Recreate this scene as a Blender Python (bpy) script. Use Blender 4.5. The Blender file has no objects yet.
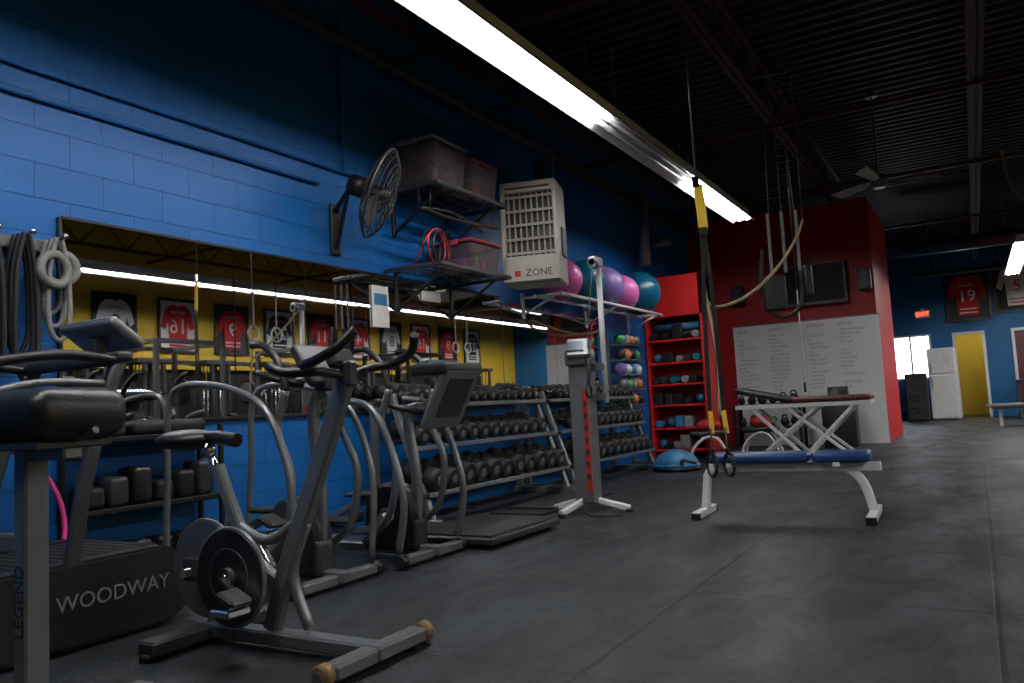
import bpy, bmesh, math, random
from mathutils import Vector, Matrix, Euler
random.seed(7)
SC=bpy.context.scene
SC.view_settings.view_transform='Standard'
# ------------------------------------------------------------------ materials
def nt(name):
    m=bpy.data.materials.new(name); m.use_nodes=True
    n=m.node_tree; return m,n,n.nodes['Principled BSDF']
def mat(name,col,rough=.5,metal=0,emit=None,es=0,noise=0,nscale=20,bump=0,spec=None,alpha=1,trans=0):
    m,n,b=nt(name)
    b.inputs['Base Color'].default_value=(*col,1)
    b.inputs['Roughness'].default_value=rough
    b.inputs['Metallic'].default_value=metal
    if spec is not None: b.inputs['Specular IOR Level'].default_value=spec
    if emit: b.inputs['Emission Color'].default_value=(*emit,1); b.inputs['Emission Strength'].default_value=es
    if trans: b.inputs['Transmission Weight'].default_value=trans
    b.inputs['Alpha'].default_value=alpha
    tc=n.nodes.new('ShaderNodeTexCoord')
    nz=n.nodes.new('ShaderNodeTexNoise'); nz.inputs['Scale'].default_value=nscale; nz.inputs['Detail'].default_value=4
    n.links.new(tc.outputs['Object'],nz.inputs['Vector'])
    k=noise or .12
    mx=n.nodes.new('ShaderNodeMix'); mx.data_type='RGBA'
    mx.inputs[6].default_value=(*[c*(1-k) for c in col],1); mx.inputs[7].default_value=(*[min(1,c*(1+k)) for c in col],1)
    n.links.new(nz.outputs['Fac'],mx.inputs[0]); n.links.new(mx.outputs[2],b.inputs['Base Color'])
    if bump:
        bp=n.nodes.new('ShaderNodeBump'); bp.inputs['Strength'].default_value=bump; bp.inputs['Distance'].default_value=.01
        n.links.new(nz.outputs['Fac'],bp.inputs['Height']); n.links.new(bp.outputs['Normal'],b.inputs['Normal'])
    return m
def block_mat(name,col,axis='x',mort=.55):
    m,n,b=nt(name); b.inputs['Roughness'].default_value=.45; b.inputs['Specular IOR Level'].default_value=.35
    g=n.nodes.new('ShaderNodeNewGeometry'); sp=n.nodes.new('ShaderNodeSeparateXYZ'); cb=n.nodes.new('ShaderNodeCombineXYZ')
    n.links.new(g.outputs['Position'],sp.inputs[0])
    n.links.new(sp.outputs['Y' if axis=='x' else 'X'],cb.inputs[0]); n.links.new(sp.outputs['Z'],cb.inputs[1])
    br=n.nodes.new('ShaderNodeTexBrick'); br.inputs['Scale'].default_value=1
    br.inputs['Brick Width'].default_value=.4; br.inputs['Row Height'].default_value=.2; br.inputs['Mortar Size'].default_value=.005
    br.inputs['Mortar Smooth'].default_value=.6
    br.inputs['Color1'].default_value=(*col,1); br.inputs['Color2'].default_value=(*[c*.9 for c in col],1); br.inputs['Mortar'].default_value=(*[c*mort for c in col],1)
    n.links.new(cb.outputs[0],br.inputs['Vector'])
    nz=n.nodes.new('ShaderNodeTexNoise'); nz.inputs['Scale'].default_value=60; n.links.new(g.outputs['Position'],nz.inputs['Vector'])
    n.links.new(br.outputs['Color'],b.inputs['Base Color'])
    bp=n.nodes.new('ShaderNodeBump'); bp.inputs['Strength'].default_value=.4; bp.inputs['Distance'].default_value=.005; bp.invert=True
    ad=n.nodes.new('ShaderNodeMath'); ad.operation='MULTIPLY_ADD'; ad.inputs[1].default_value=.25
    n.links.new(nz.outputs['Fac'],ad.inputs[0]); n.links.new(br.outputs['Fac'],ad.inputs[2])
    n.links.new(ad.outputs[0],bp.inputs['Height']); n.links.new(bp.outputs['Normal'],b.inputs['Normal'])
    return m
def floor_mat():
    m,n,b=nt('rubber_floor'); b.inputs['Specular IOR Level'].default_value=.36
    g=n.nodes.new('ShaderNodeNewGeometry')
    mp=n.nodes.new('ShaderNodeMapping'); mp.inputs['Scale'].default_value=(1.5,.7,1); n.links.new(g.outputs['Position'],mp.inputs[0])
    nz=n.nodes.new('ShaderNodeTexNoise'); nz.inputs['Scale'].default_value=1.6; nz.inputs['Detail'].default_value=10; nz.inputs['Roughness'].default_value=.72; nz.inputs['Distortion'].default_value=.5
    n.links.new(mp.outputs[0],nz.inputs['Vector'])
    cr=n.nodes.new('ShaderNodeValToRGB'); cr.color_ramp.elements[0].position=.38; cr.color_ramp.elements[1].position=.64
    cr.color_ramp.elements[0].color=(.008,.01,.013,1); cr.color_ramp.elements[1].color=(.036,.043,.051,1)
    n.links.new(nz.outputs['Fac'],cr.inputs[0])
    fn=n.nodes.new('ShaderNodeTexNoise'); fn.inputs['Scale'].default_value=90; n.links.new(g.outputs['Position'],fn.inputs['Vector'])
    br=n.nodes.new('ShaderNodeTexBrick'); br.inputs['Scale'].default_value=1; br.inputs['Brick Width'].default_value=1.22; br.inputs['Row Height'].default_value=1.22; br.offset=0
    br.inputs['Mortar Size'].default_value=.011; br.inputs['Mortar Smooth'].default_value=.3; br.inputs['Color1'].default_value=(1,1,1,1); br.inputs['Color2'].default_value=(.78,.78,.78,1); br.inputs['Mortar'].default_value=(.1,.1,.1,1)
    n.links.new(g.outputs['Position'],br.inputs['Vector'])
    mx=n.nodes.new('ShaderNodeMix'); mx.data_type='RGBA'; mx.blend_type='MULTIPLY'; mx.inputs[0].default_value=1
    n.links.new(cr.outputs[0],mx.inputs[6]); n.links.new(br.outputs['Color'],mx.inputs[7]); n.links.new(mx.outputs[2],b.inputs['Base Color'])
    mr=n.nodes.new('ShaderNodeMapRange'); mr.inputs['From Min'].default_value=.35; mr.inputs['From Max'].default_value=.65; mr.inputs['To Min'].default_value=.62; mr.inputs['To Max'].default_value=.42
    n.links.new(nz.outputs['Fac'],mr.inputs[0]); n.links.new(mr.outputs[0],b.inputs['Roughness'])
    bp=n.nodes.new('ShaderNodeBump'); bp.inputs['Strength'].default_value=.4; bp.inputs['Distance'].default_value=.005
    ad=n.nodes.new('ShaderNodeMath'); ad.operation='MULTIPLY_ADD'; ad.inputs[1].default_value=-1.5
    n.links.new(br.outputs['Fac'],ad.inputs[0]); n.links.new(fn.outputs['Fac'],ad.inputs[2])
    n.links.new(ad.outputs[0],bp.inputs['Height']); n.links.new(bp.outputs['Normal'],b.inputs['Normal'])
    return m
BLUE=(.003,.118,.4)
M_blue=block_mat('blue_block_paint',BLUE,'x'); M_bluef=block_mat('blue_block_paint_far',(.012,.12,.3),'y')
M_bluep=mat('blue_paint',(.003,.1,.34),.45)
M_red=block_mat('red_block_paint',(.42,.012,.018),'y',.8); M_redp=mat('red_paint',(.6,.012,.012),.45)
M_yel=block_mat('yellow_block_paint',(.7,.47,.03),'x',.8); M_yelp=mat('yellow_room',(.55,.43,.06),.6)
M_dark=mat('dark_wall',(.02,.025,.04),.7)
M_floor=floor_mat(); M_deck=mat('ceiling_deck',(.02,.018,.02),.6)
M_joist=mat('joist_red_oxide',(.07,.013,.013),.6); M_pipe=mat('dark_pipe',(.03,.03,.035),.5); M_duct=mat('galvanised_duct',(.12,.13,.15),.4,.6)
M_mir=mat('mirror_silver',(.8,.82,.84),.015,1.0,noise=.001)
M_blk=mat('black_plastic',(.012,.012,.013),.4); M_rub=mat('black_rubber',(.01,.01,.011),.6); M_vin=mat('black_vinyl',(.012,.012,.014),.36,bump=.12,nscale=150)
M_gry=mat('silver_grey_paint',(.19,.2,.21),.35,.5); M_dgr=mat('dark_grey_paint',(.045,.048,.053),.4,.3); M_fan=mat('fan_black_enamel',(.03,.03,.033),.4,.2)
M_chr=mat('chrome',(.7,.7,.7),.14,1); M_wht=mat('white_paint',(.76,.77,.78),.35); M_cream=mat('grey_white_enamel',(.48,.45,.4),.45,noise=.18)
M_bpad=mat('blue_vinyl',(.01,.05,.18),.38); M_mpad=mat('maroon_vinyl',(.1,.02,.025),.4)
M_pink=mat('pink_ball',(.58,.12,.4),.35); M_teal=mat('teal_ball',(.0,.14,.22),.3); M_pur=mat('purple_ball',(.22,.14,.42),.35); M_nav=mat('deep_teal_ball',(.0,.09,.17),.3)
M_grn=mat('green_rubber',(.08,.3,.1),.5); M_org=mat('orange_rubber',(.5,.16,.05),.5); M_lblue=mat('light_blue_rubber',(.03,.18,.36),.45)
M_yl=mat('yellow_webbing',(.7,.45,.03),.6); M_rope=mat('tan_rope',(.34,.26,.15),.85,noise=.3,nscale=120,bump=.5); M_band=mat('grey_band',(.19,.19,.185),.6)
M_strap=mat('grey_strap',(.22,.22,.22),.6); M_blade=mat('fan_blade_grey',(.45,.45,.46),.5)
M_tub=mat('translucent_tub',(.12,.09,.1),.2,alpha=.62); M_lidr=mat('tub_lid_red',(.3,.03,.06),.4); M_lidp=mat('tub_lid_clear',(.3,.25,.27),.3,alpha=.8)
M_cable=mat('steel_cable',(.2,.2,.2),.4,.8); M_wood=mat('roller_wood',(.2,.12,.05),.5); M_board=mat('whiteboard_enamel',(.95,.97,.96),.2,noise=.02,nscale=2)
M_ink=mat('marker_ink',(.3,.38,.43),.5); M_inkr=mat('marker_ink_red',(.5,.2,.2),.5)
M_tube=mat('fluorescent_tube',(1,1,1),.4,emit=(1,.97,.94),es=36); M_off=mat('unlit_tube',(.6,.6,.6),.3); M_refl=mat('reflector_enamel',(.7,.72,.75),.3)
M_exit=mat('exit_sign_red',(.8,.1,.05),.4,emit=(1,.1,.04),es=3)
M_jred=mat('jersey_red',(.55,.02,.02),.8); M_jwht=mat('jersey_white',(.75,.75,.75),.8); M_jblk=mat('jersey_black',(.02,.02,.02),.8); M_mati=mat('mat_board_black',(.02,.02,.025),.6)
M_paper=mat('paper',(.7,.7,.68),.7); M_disp=mat('display_blue_grey',(.1,.14,.17),.15); M_scr=mat('tv_screen',(.01,.01,.012),.5,spec=.2)
M_mirred=mat('red_label',(.45,.025,.02),.45); M_disc=mat('flywheel_steel',(.36,.37,.39),.3,.85); M_hoop=mat('pink_hoop',(.7,.04,.25),.4)
M_warm=mat('lamp_panel',(1,1,1),.5,emit=(1,.9,.6),es=7)
# ------------------------------------------------------------------ mesh builder
class B:
    def __init__(s): s.bm=bmesh.new(); s.m=[]
    def mi(s,m):
        if m not in s.m: s.m.append(m)
        return s.m.index(m)
    def add(s,t,mt,M=None,sm=None):
        i=s.mi(mt)
        for f in t.faces:
            f.material_index=i
            if sm=='all': f.smooth=True
            elif sm=='quad': f.smooth=len(f.verts)==4
        me=bpy.data.meshes.new('t'); t.to_mesh(me); t.free()
        if M is not None: me.transform(M)
        s.bm.from_mesh(me); bpy.data.meshes.remove(me)
    def box(s,c,sz,mt,bev=.004,rot=(0,0,0),sg=1):
        t=bmesh.new(); bmesh.ops.create_cube(t,size=1)
        bmesh.ops.scale(t,vec=Vector(sz),verts=t.verts)
        bv=min(bev,min(sz)*.45)
        if bv>0: bmesh.ops.bevel(t,geom=t.edges[:],offset=bv,segments=sg if bev<.02 else 4,affect='EDGES',profile=.5)
        s.add(t,mt,Matrix.Translation(c)@Euler(rot).to_matrix().to_4x4(),'all' if bev>=.02 else None)
    def cyl(s,p0,p1,r,mt,r2=None,n=16,bev=0):
        p0=Vector(p0);p1=Vector(p1);d=p1-p0
        t=bmesh.new(); bmesh.ops.create_cone(t,cap_ends=True,segments=n,radius1=r,radius2=r if r2 is None else r2,depth=d.length)
        if bev:
            es=[e for e in t.edges if any(len(f.verts)>4 for f in e.link_faces)]
            bmesh.ops.bevel(t,geom=es,offset=bev,segments=2,affect='EDGES')
        s.add(t,mt,Matrix.Translation((p0+p1)/2)@d.to_track_quat('Z','Y').to_matrix().to_4x4(),'quad')
    def sph(s,c,r,mt,sc=(1,1,1),n=24,rot=(0,0,0)):
        t=bmesh.new(); bmesh.ops.create_uvsphere(t,u_segments=n,v_segments=n//2,radius=r)
        s.add(t,mt,Matrix.Translation(c)@Euler(rot).to_matrix().to_4x4()@Matrix.Diagonal((*sc,1)),'all')
    def tor(s,c,R,r,mt,ax=(0,0,1),n=32,k=8,sc=(1,1,1)):
        q=Vector(ax).to_track_quat('Z','Y').to_matrix().to_4x4()
        pts=[Vector((math.cos(a)*R*sc[0],math.sin(a)*R*sc[1],0)) for a in [2*math.pi*i/n for i in range(n)]]
        s.pipe([Matrix.Translation(c)@(q@p) for p in pts],r,mt,n=k,closed=True,sm=1)
    def pipe(s,pts,r,mt,n=10,sm=5,sec=None,closed=False):
        P=[Vector(p) for p in pts]
        if sm>1 and len(P)>2:
            Q=[]; L=len(P)
            for i in range(L-1):
                a=P[max(i-1,0)];b=P[i];c=P[i+1];d=P[min(i+2,L-1)]
                for k in range(sm):
                    t=k/sm; Q.append(.5*((2*b)+(c-a)*t+(2*a-5*b+4*c-d)*t*t+(3*b-a-3*c+d)*t*t*t))
            Q.append(P[-1]); P=Q
        if sec:
            w,h=sec
            k=.2*min(w,h); prof=[(-w/2+k,-h/2),(w/2-k,-h/2),(w/2,-h/2+k),(w/2,h/2-k),(w/2-k,h/2),(-w/2+k,h/2),(-w/2,h/2-k),(-w/2,-h/2+k)]
        else: prof=[(math.cos(2*math.pi*i/n)*r,math.sin(2*math.pi*i/n)*r) for i in range(n)]
        t=bmesh.new(); rings=[]; L=len(P); up=None
        for i,p in enumerate(P):
            if closed: tg=(P[(i+1)%L]-P[i-1]).normalized()
            else: tg=(P[min(i+1,L-1)]-P[max(i-1,0)]).normalized()
            if up is None:
                up=Vector((0,1,0)) if abs(tg.y)<.9 else Vector((0,0,1))
            up=(up-tg*up.dot(tg)).normalized(); sd=tg.cross(up)
            rings.append([t.verts.new(p+up*a+sd*b) for a,b in prof])
        m=len(prof)
        for i in range(L if closed else L-1):
            A=rings[i];C=rings[(i+1)%L]
            for j in range(m): t.faces.new((A[j],A[(j+1)%m],C[(j+1)%m],C[j]))
        if not closed: t.faces.new(rings[0][::-1]); t.faces.new(rings[-1])
        bmesh.ops.recalc_face_normals(t,faces=t.faces)
        s.add(t,mt,None,None if sec else 'quad')
    def prism(s,poly,d,mt,M=None,bev=0):
        t=bmesh.new(); vs=[t.verts.new((x,y,-d/2)) for x,y in poly]; f=t.faces.new(vs)
        r=bmesh.ops.extrude_face_region(t,geom=[f]); bmesh.ops.translate(t,vec=(0,0,d),verts=[v for v in r['geom'] if isinstance(v,bmesh.types.BMVert)])
        bmesh.ops.recalc_face_normals(t,faces=t.faces)
        if bev: bmesh.ops.bevel(t,geom=t.edges[:],offset=bev,segments=2,affect='EDGES')
        s.add(t,mt,M)
    def xz(s,poly,y,d,mt,bev=0):
        s.prism(poly,d,mt,Matrix.Translation((0,y,0))@Matrix.Rotation(math.pi/2,4,'X'),bev)
    def text(s,body,size,mt,M,ext=.001,al='CENTER'):
        c=bpy.data.curves.new('t','FONT'); c.body=body; c.size=size; c.extrude=ext; c.align_x=al; c.align_y='CENTER'; c.resolution_u=3
        o=bpy.data.objects.new('t',c); SC.collection.objects.link(o)
        dg=bpy.context.evaluated_depsgraph_get(); me=bpy.data.meshes.new_from_object(o.evaluated_get(dg))
        t=bmesh.new(); t.from_mesh(me); s.add(t,mt,M)
        bpy.data.objects.remove(o)
    def done(s,name,loc=(0,0,0),rz=0,M=None):
        me=bpy.data.meshes.new(name); s.bm.to_mesh(me); s.bm.free()
        for m in s.m: me.materials.append(m)
        o=bpy.data.objects.new(name,me); SC.collection.objects.link(o)
        o.matrix_world=M if M is not None else Matrix.Translation(loc)@Matrix.Rotation(rz,4,'Z')
        return o
MX=lambda loc,rx=0,ry=0,rz=0: Matrix.Translation(loc)@Euler((rx,ry,rz)).to_matrix().to_4x4()
# ------------------------------------------------------------------ room shell
XL,XR,Y0,YE,YF,ZC=-4.4,5.1,-3.0,14.3,24.0,4.75
b=B(); b.box(((XL+XR)/2,10.5+1,-.05),(XR-XL+.6,30,.1),M_floor,0); b.done('floor')
b=B(); b.box((XL-.1,10.5,ZC/2),(.2,YF-Y0+.2,ZC),M_blue,0); b.done('wall_left')
b=B(); b.box((XR+.1,10.5,ZC/2),(.2,YF-Y0+.2,ZC),M_yel,0); b.done('wall_right')
b=B(); b.box(((XL+XR)/2,Y0-.1,ZC/2),(XR-XL+.4,.2,ZC),M_dark,0); b.done('wall_back')
b=B(); b.box(((XL-1.3)/2,YE+.1,2.05),(-1.3-XL,.2,4.1),M_red,0); b.box((-1.4,YE+1.6,2.05),(.2,2.8,4.1),M_redp,0)
b.done('wall_end_red')
b=B()
def seg(x0,x1,z0,z1): b.box(((x0+x1)/2,YF+.1,(z0+z1)/2),(x1-x0,.2,z1-z0),M_bluef,0)
seg(XL-.2,-1.9,0,ZC); seg(-1.9,-.95,0,1.1); seg(-1.9,-.95,2.25,ZC); seg(-.95,-.38,0,ZC); seg(-.38,.3,2.2,ZC); seg(.3,.95,0,ZC); seg(.95,1.6,2.2,ZC); seg(1.6,XR+.2,0,ZC)
b.done('wall_far')
b=B()
for x in(-1.9,-.95,-1.42): b.box((x,YF+.02,1.675),(.05,.12,1.2),M_wht)
for z in(1.1,2.25): b.box((-1.425,YF+.02,z),(1.02,.12,.05),M_wht)
b.done('window_1')
b=B()
for x0,x1 in((-.38,.3),(.95,1.6)):
    for x in(x0,x1): b.box((x,YF-.01,1.1),(.07,.06,2.2),M_wht)
    b.box(((x0+x1)/2,YF-.01,2.22),(x1-x0+.07,.06,.07),M_wht)
b.done('trim_1')
b=B(); b.box((.0,26.4,1.5),(1.3,.1,3),M_yelp,0); b.box((-.6,25.3,1.5),(.1,2.2,3),M_yelp,0); b.box((.62,25.3,1.5),(.1,2.2,3),M_yelp,0); b.box((0,25.3,2.75),(1.2,2.1,.1),M_wht,0)
b.box((-.02,25.2,2.66),(.5,.9,.05),M_warm,0); b.done('wall_yellow_room')
b=B(); b.box((.5,24.75,1.05),(.04,.7,2.1),M_dgr); b.cyl((.48,24.45,1),(.42,24.45,1),.03,M_chr); b.done('door_1')
b=B(); b.box((1.28,YF+.05,1.1),(.6,.05,2.18),M_mpad); b.cyl((1.07,YF,1),(1.07,YF-.05,1),.03,M_chr); b.done('door_2')
b=B(); t=bmesh.new(); y=Y0-.2; pr=[]
while y<YF+.3:
    pr+= [(y,ZC),(y+.09,ZC),(y+.11,ZC-.06),(y+.18,ZC-.06)]; y+=.2
vs=[(t.verts.new((XL-.2,a,c)),t.verts.new((XR+.2,a,c))) for a,c in pr]
for i in range(len(vs)-1): t.faces.new((vs[i][0],vs[i][1],vs[i+1][1],vs[i+1][0]))
b.add(t,M_deck); b.box(((XL+XR)/2,10.5,ZC+.1),(XR-XL+.5,YF-Y0+.5,.1),M_deck,0); b.done('ceiling')
def joist(x,z0=4.16,z1=4.66):
    b=B(); L=YF-Y0-.2; yc=(YF+Y0)/2
    for z in(z0,z1):
        for dx in(-.035,.035): b.box((x+dx,yc,z),(.05,L,.04),M_joist,0)
    y=Y0+.2;k=0
    while y<YF-.6:
        a,c=(z0,z1) if k%2==0 else (z1,z0)
        b.cyl((x,y,a),(x,y+.45,c),.014,M_joist,n=6); y+=.45;k+=1
    b.done('ceiling_joist')
for x in(-3.95,-1.83,.3,2.45,4.5): joist(x)
b=B()
for y in(1.5,5.6,9.7,13.2,17.5,21.5): b.box(((XL+XR)/2,y,4.11),(XR-XL-.05,.05,.05),M_joist,0)
b.done('ceiling_bridging_bars')
b=B(); b.cyl((-1.15,19.0,3.85),(4.9,19.0,3.85),.16,M_duct,n=20); b.cyl((-1.15,22.6,3.7),(4.9,22.6,3.7),.06,M_duct,n=12)
for x in(-.6,.8,2.4,4.0): b.cyl((x,19,4.0),(x,19,4.7),.01,M_cable,n=6); b.tor((x,19,3.85),.165,.012,M_duct,ax=(1,0,0)); b.cyl((x,22.6,3.75),(x,22.6,4.7),.01,M_cable,n=6)
b.done('ceiling_duct')
b=B()
for z,y1 in((2.92,6.1),(2.76,4.6)): b.cyl((XL+.025,Y0+.05,z),(XL+.025,y1,z),.012,M_bluep,n=8)
b.cyl((XL+.025,4.9,2.92),(XL+.025,4.9,4.3),.012,M_bluep,n=8)
b.cyl((XL+.12,Y0+.05,4.0),(XL+.12,YE-.05,4.0),.06,M_pipe); b.cyl((XL+.2,8.5,3.85),(XL+.2,YE-.05,3.85),.03,M_joist)
b.cyl((XL+.25,11.3,2.95),(XL+.25,11.3,4.1),.09,M_gry); b.cyl((XL+.25,11.55,3.3),(XL+.6,11.55,3.3),.07,M_gry)
b.done('wall_conduits_and_pipes')
b=B(); ye=[2.54,3.74,4.94,6.14,7.34]
for i in range(4): b.box((XL+.012,(ye[i]+ye[i+1])/2,1.52),(.012,ye[i+1]-ye[i]-.006,1.16),M_mir,.002)
for i in range(2): b.box((XL+.012,7.34+.64+i*1.26,1.5),(.012,1.25,1.14),M_mir,.002)
b.box((XL+.012,6.2,.93),(.03,7.4,.025),M_blk); b.box((XL+.012,2.53,1.52),(.03,.02,1.18),M_blk); b.box((XL+.012,4.94,2.11),(.03,4.8,.02),M_blk)
b.done('wall_mirror')
# ------------------------------------------------------------------ fluorescent lights
def strip(x,y0,z,states,L=2.44,zc=4.14):
    n=len(states)
    for i,on in enumerate(states):
        b=B(); a=y0+i*L; c=a+L-.004; yc=(a+c)/2
        prof=[(-.15,-.075),(-.145,-.075),(-.06,.005),(.06,.005),(.145,-.075),(.15,-.075),(.075,.025),(.075,.09),(-.075,.09),(-.075,.025)]
        b.xz([(x+p,z+q) for p,q in prof],yc,c-a,M_refl)
        for dx in(-.05,.05): b.cyl((x+dx,a+.015,z-.035),(x+dx,c-.015,z-.035),.022,M_tube if on else M_off,n=10)
        if i==0: b.box((x,a+.008,z-.02),(.2,.015,.06),M_refl)
        if i==n-1: b.box((x,c-.008,z-.02),(.2,.015,.06),M_refl)
        for yy in(a+.3,c-.3): b.cyl((x,yy,z+.09),(x,yy,zc),.003,M_cable,n=6)
        b.done('fluorescent_fixture')
strip(-2.6,-1.05,3.4,[1,1,1,0,1])
strip(2.8,-.72,3.4,[1]*10)  # fixtures at the far end are added, unseen, to brighten the far wall
strip(.95,16.6,3.4,[1,1])
# ------------------------------------------------------------------ framed jerseys
def jersey(M,colj,num,bg=M_mati,colt=M_jwht,w=.85,h=1.05):
    b=B()
    b.box((0,0,0),(w,h,.02),bg,0)
    for s in(-1,1): b.box((s*w/2,0,.01),(.05,h+.05,.05),M_blk); b.box((0,s*h/2,.01),(w,.05,.05),M_blk)
    j=[(-.2,-.42),(.2,-.42),(.22,.1),(.3,-.08),(.39,-.02),(.3,.3),(.2,.4),(.08,.43),(0,.38),(-.08,.43),(-.2,.4),(-.3,.3),(-.39,-.02),(-.3,-.08),(-.22,.1)]
    b.prism([(x*w/.85,y*h/1.05) for x,y in j],.02,colj,Matrix.Translation((0,0,.02)),.004)
    b.text(num,.42,colt,Matrix.Translation((0,-.02,.033))); b.text('CAPTAIN',.08,colt,Matrix.Translation((0,.27,.033)))
    for y in(-.36,-.28): b.box((0,y*h/1.05,.031),(.39,.03,.003),colt,0)
    b.done('framed_jersey',M=M)
RW=Matrix(((0,0,-1,0),(-1,0,0,0),(0,1,0,0),(0,0,0,1)))
cols=[(M_jwht,M_jblk,'8',M_mati),(M_jred,M_jwht,'16',M_paper),(M_jred,M_jwht,'9',M_mati),(M_jblk,M_jwht,'27',M_paper),(M_jred,M_jwht,'11',M_mati),(M_jred,M_jwht,'4',M_paper)]
for i in range(10):
    cj,ct,nm,bg=cols[i%6]
    jersey(Matrix.Translation((XR-.03,9.01+i*1.36,2.9))@RW,cj,nm,bg,ct)
FW=MX((0,0,0),math.pi/2)
jersey(Matrix.Translation((.02,YF-.03,3.2))@FW,M_jred,'19',M_mati,M_jwht,1.0,1.3)
jersey(Matrix.Translation((1.15,YF-.03,3.35))@FW,M_jwht,'5',M_jblk,M_jred,1.0,1.3)
# ------------------------------------------------------------------ end wall dressing
b=B()
for i in range(2):
    b.box((-3.67+.6+i*1.2,YE-.02,1.06),(1.195,.02,2.12),M_board,0)
b.box((-2.47,YE-.02,2.125),(2.42,.03,.02),M_gry)
words='squat press row lunge plank sprint rest hold push pull 3x10 4x8 5x5 bench swing carry jump burpee x12 60s core mobility team warmup circuit'.split()
for cx in(-3.6,-3.05,-2.42,-1.9):
    z=2.02
    b.text(random.choice(words).upper(),.075,M_inkr if cx in(-3.6,-2.42) else M_ink,MX((cx,YE-.032,z),math.pi/2),.0005,'LEFT')
    z-=.1
    while z>.95:
        if random.random()<.88:
            b.text(' '.join(random.choice(words) for _ in range(random.choice([1,2,2,3])))[:14],.055,M_ink,MX((cx+random.uniform(-.02,.03),YE-.032,z),math.pi/2),.0005,'LEFT')
        z-=.068
b.done('whiteboard')
b=B(); b.box((0,0,0),(1.0,.06,.72),M_blk,.01); b.box((0,-.032,.01),(.92,.004,.62),M_scr,0); b.box((0,.06,0),(.3,.08,.3),M_dgr); b.done('wall_television',(-2.2,YE-.14,2.72))
def speaker(x,z):
    b=B(); b.box((0,0,0),(.2,.18,.34),M_blk,.01); b.cyl((0,-.09,-.06),(0,-.1,-.06),.075,M_dgr); b.cyl((0,-.09,.09),(0,-.1,.09),.035,M_dgr); b.box((0,.11,0),(.05,.08,.05),M_dgr); b.done('wall_speaker',(x,YE-.16,z))
speaker(-1.42,2.7); speaker(-3.5,2.66)
b=B(); x0,x1,y0,y1,H=-4.38,-3.46,11.7,12.25,2.8
for x in(x0,x1): b.box((x+(.02 if x==x0 else -.02),(y0+y1)/2,H/2),(.04,y1-y0,H),M_redp)
b.box(((x0+x1)/2,y1-.01,H/2),(x1-x0,.02,H),M_redp); b.box(((x0+x1)/2,(y0+y1)/2,H-.32),(x1-x0,y1-y0,.63),M_redp)
zs=[.12,.45,.8,1.12,1.45,1.8]
for z in zs: b.box(((x0+x1)/2,(y0+y1)/2,z),(x1-x0-.08,y1-y0-.02,.035),M_redp)
for k,z in enumerate(zs):
    xx=x0+.12
    while xx<x1-.12:
        m=random.choice([M_blk,M_dgr,M_lblue,M_blk,M_teal,M_strap,M_blk,M_rub]); w=random.uniform(.08,.16)
        c=random.random(); h=random.uniform(.09,.24)
        if k==3 or c<.25: b.cyl((xx,y0+.02,z+.075),(xx,y0+.4,z+.075),.055,m,n=12)
        elif c<.75: b.box((xx,y0+.2,z+.018+h/2),(w,.3,h),m,.012)
        else: b.sph((xx,y0+.2,z+.095),.075,m,n=14)
        xx+=w+.03
for z in(2.0,2.12): b.cyl((x0+.1,y0+.2,z-.1),(x1-.1,y0+.2,z-.1),.06,M_lblue if z>2.05 else M_blk)
b.done('red_storage_shelf')
# ------------------------------------------------------------------ dumbbell rack
def dumbbells(b,y,x,z,r,tilt=.25):
    c,s=math.cos(tilt),math.sin(tilt)
    d=Vector((c,0,-s)); o=Vector((x,y,z+r)); L=.07+r*.5; hl=.09
    for sg in(-1,1):
        b.cyl(o+d*sg*hl*.65,o+d*sg*(hl*.65+L),r,M_rub,n=14,bev=.008)
        b.cyl(o+d*sg*(hl*.65+L),o+d*sg*(hl*.65+L+.006),r*.42,M_gry,n=12)
    b.cyl(o-d*hl,o+d*hl,.014,M_chr,n=8)
def drack(y0,y1):
    b=B()
    for z,x in((.3,-3.86),(.66,-3.98),(1.0,-4.1)):
        for dx,dz in((-.11,.03),(.11,-.03)): b.box((x+dx,(y0+y1)/2,z+dz-.02),(.05,y1-y0,.03),M_dgr,.004,rot=(0,.25,0))
        b.box((x+.15,(y0+y1)/2,z-.045),(.012,y1-y0,.035),M_gry,.002)
    for y in(y0+.05,y1-.05):
        b.pipe([(-3.72,y,.03),(-3.8,y,.26),(-4.0,y,.8),(-4.08,y,1.05)],.03,M_gry,sm=1,sec=(.05,.06))
        b.box((-4.0,y,.03),(.7,.07,.06),M_gry); b.box((-4.28,y,.5),(.05,.06,1.0),M_gry); b.box((-4.2,y,.93),(.22,.05,.05),M_gry)
    b.done('dumbbell_rack')
drack(5.0,7.45); drack(7.55,10.0)
b=B()
for z,x,r0,r1 in((.3,-3.86,.085,.1),(.66,-3.98,.07,.085),(1.0,-4.1,.045,.065)):
    y=5.12
    while y<9.95:
        if not 7.3<y<7.7:
            r=r0+(r1-r0)*random.random(); dumbbells(b,y,x,z+.008,r)
        y+=2*r1+.012
b.done('dumbbell_set')
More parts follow.
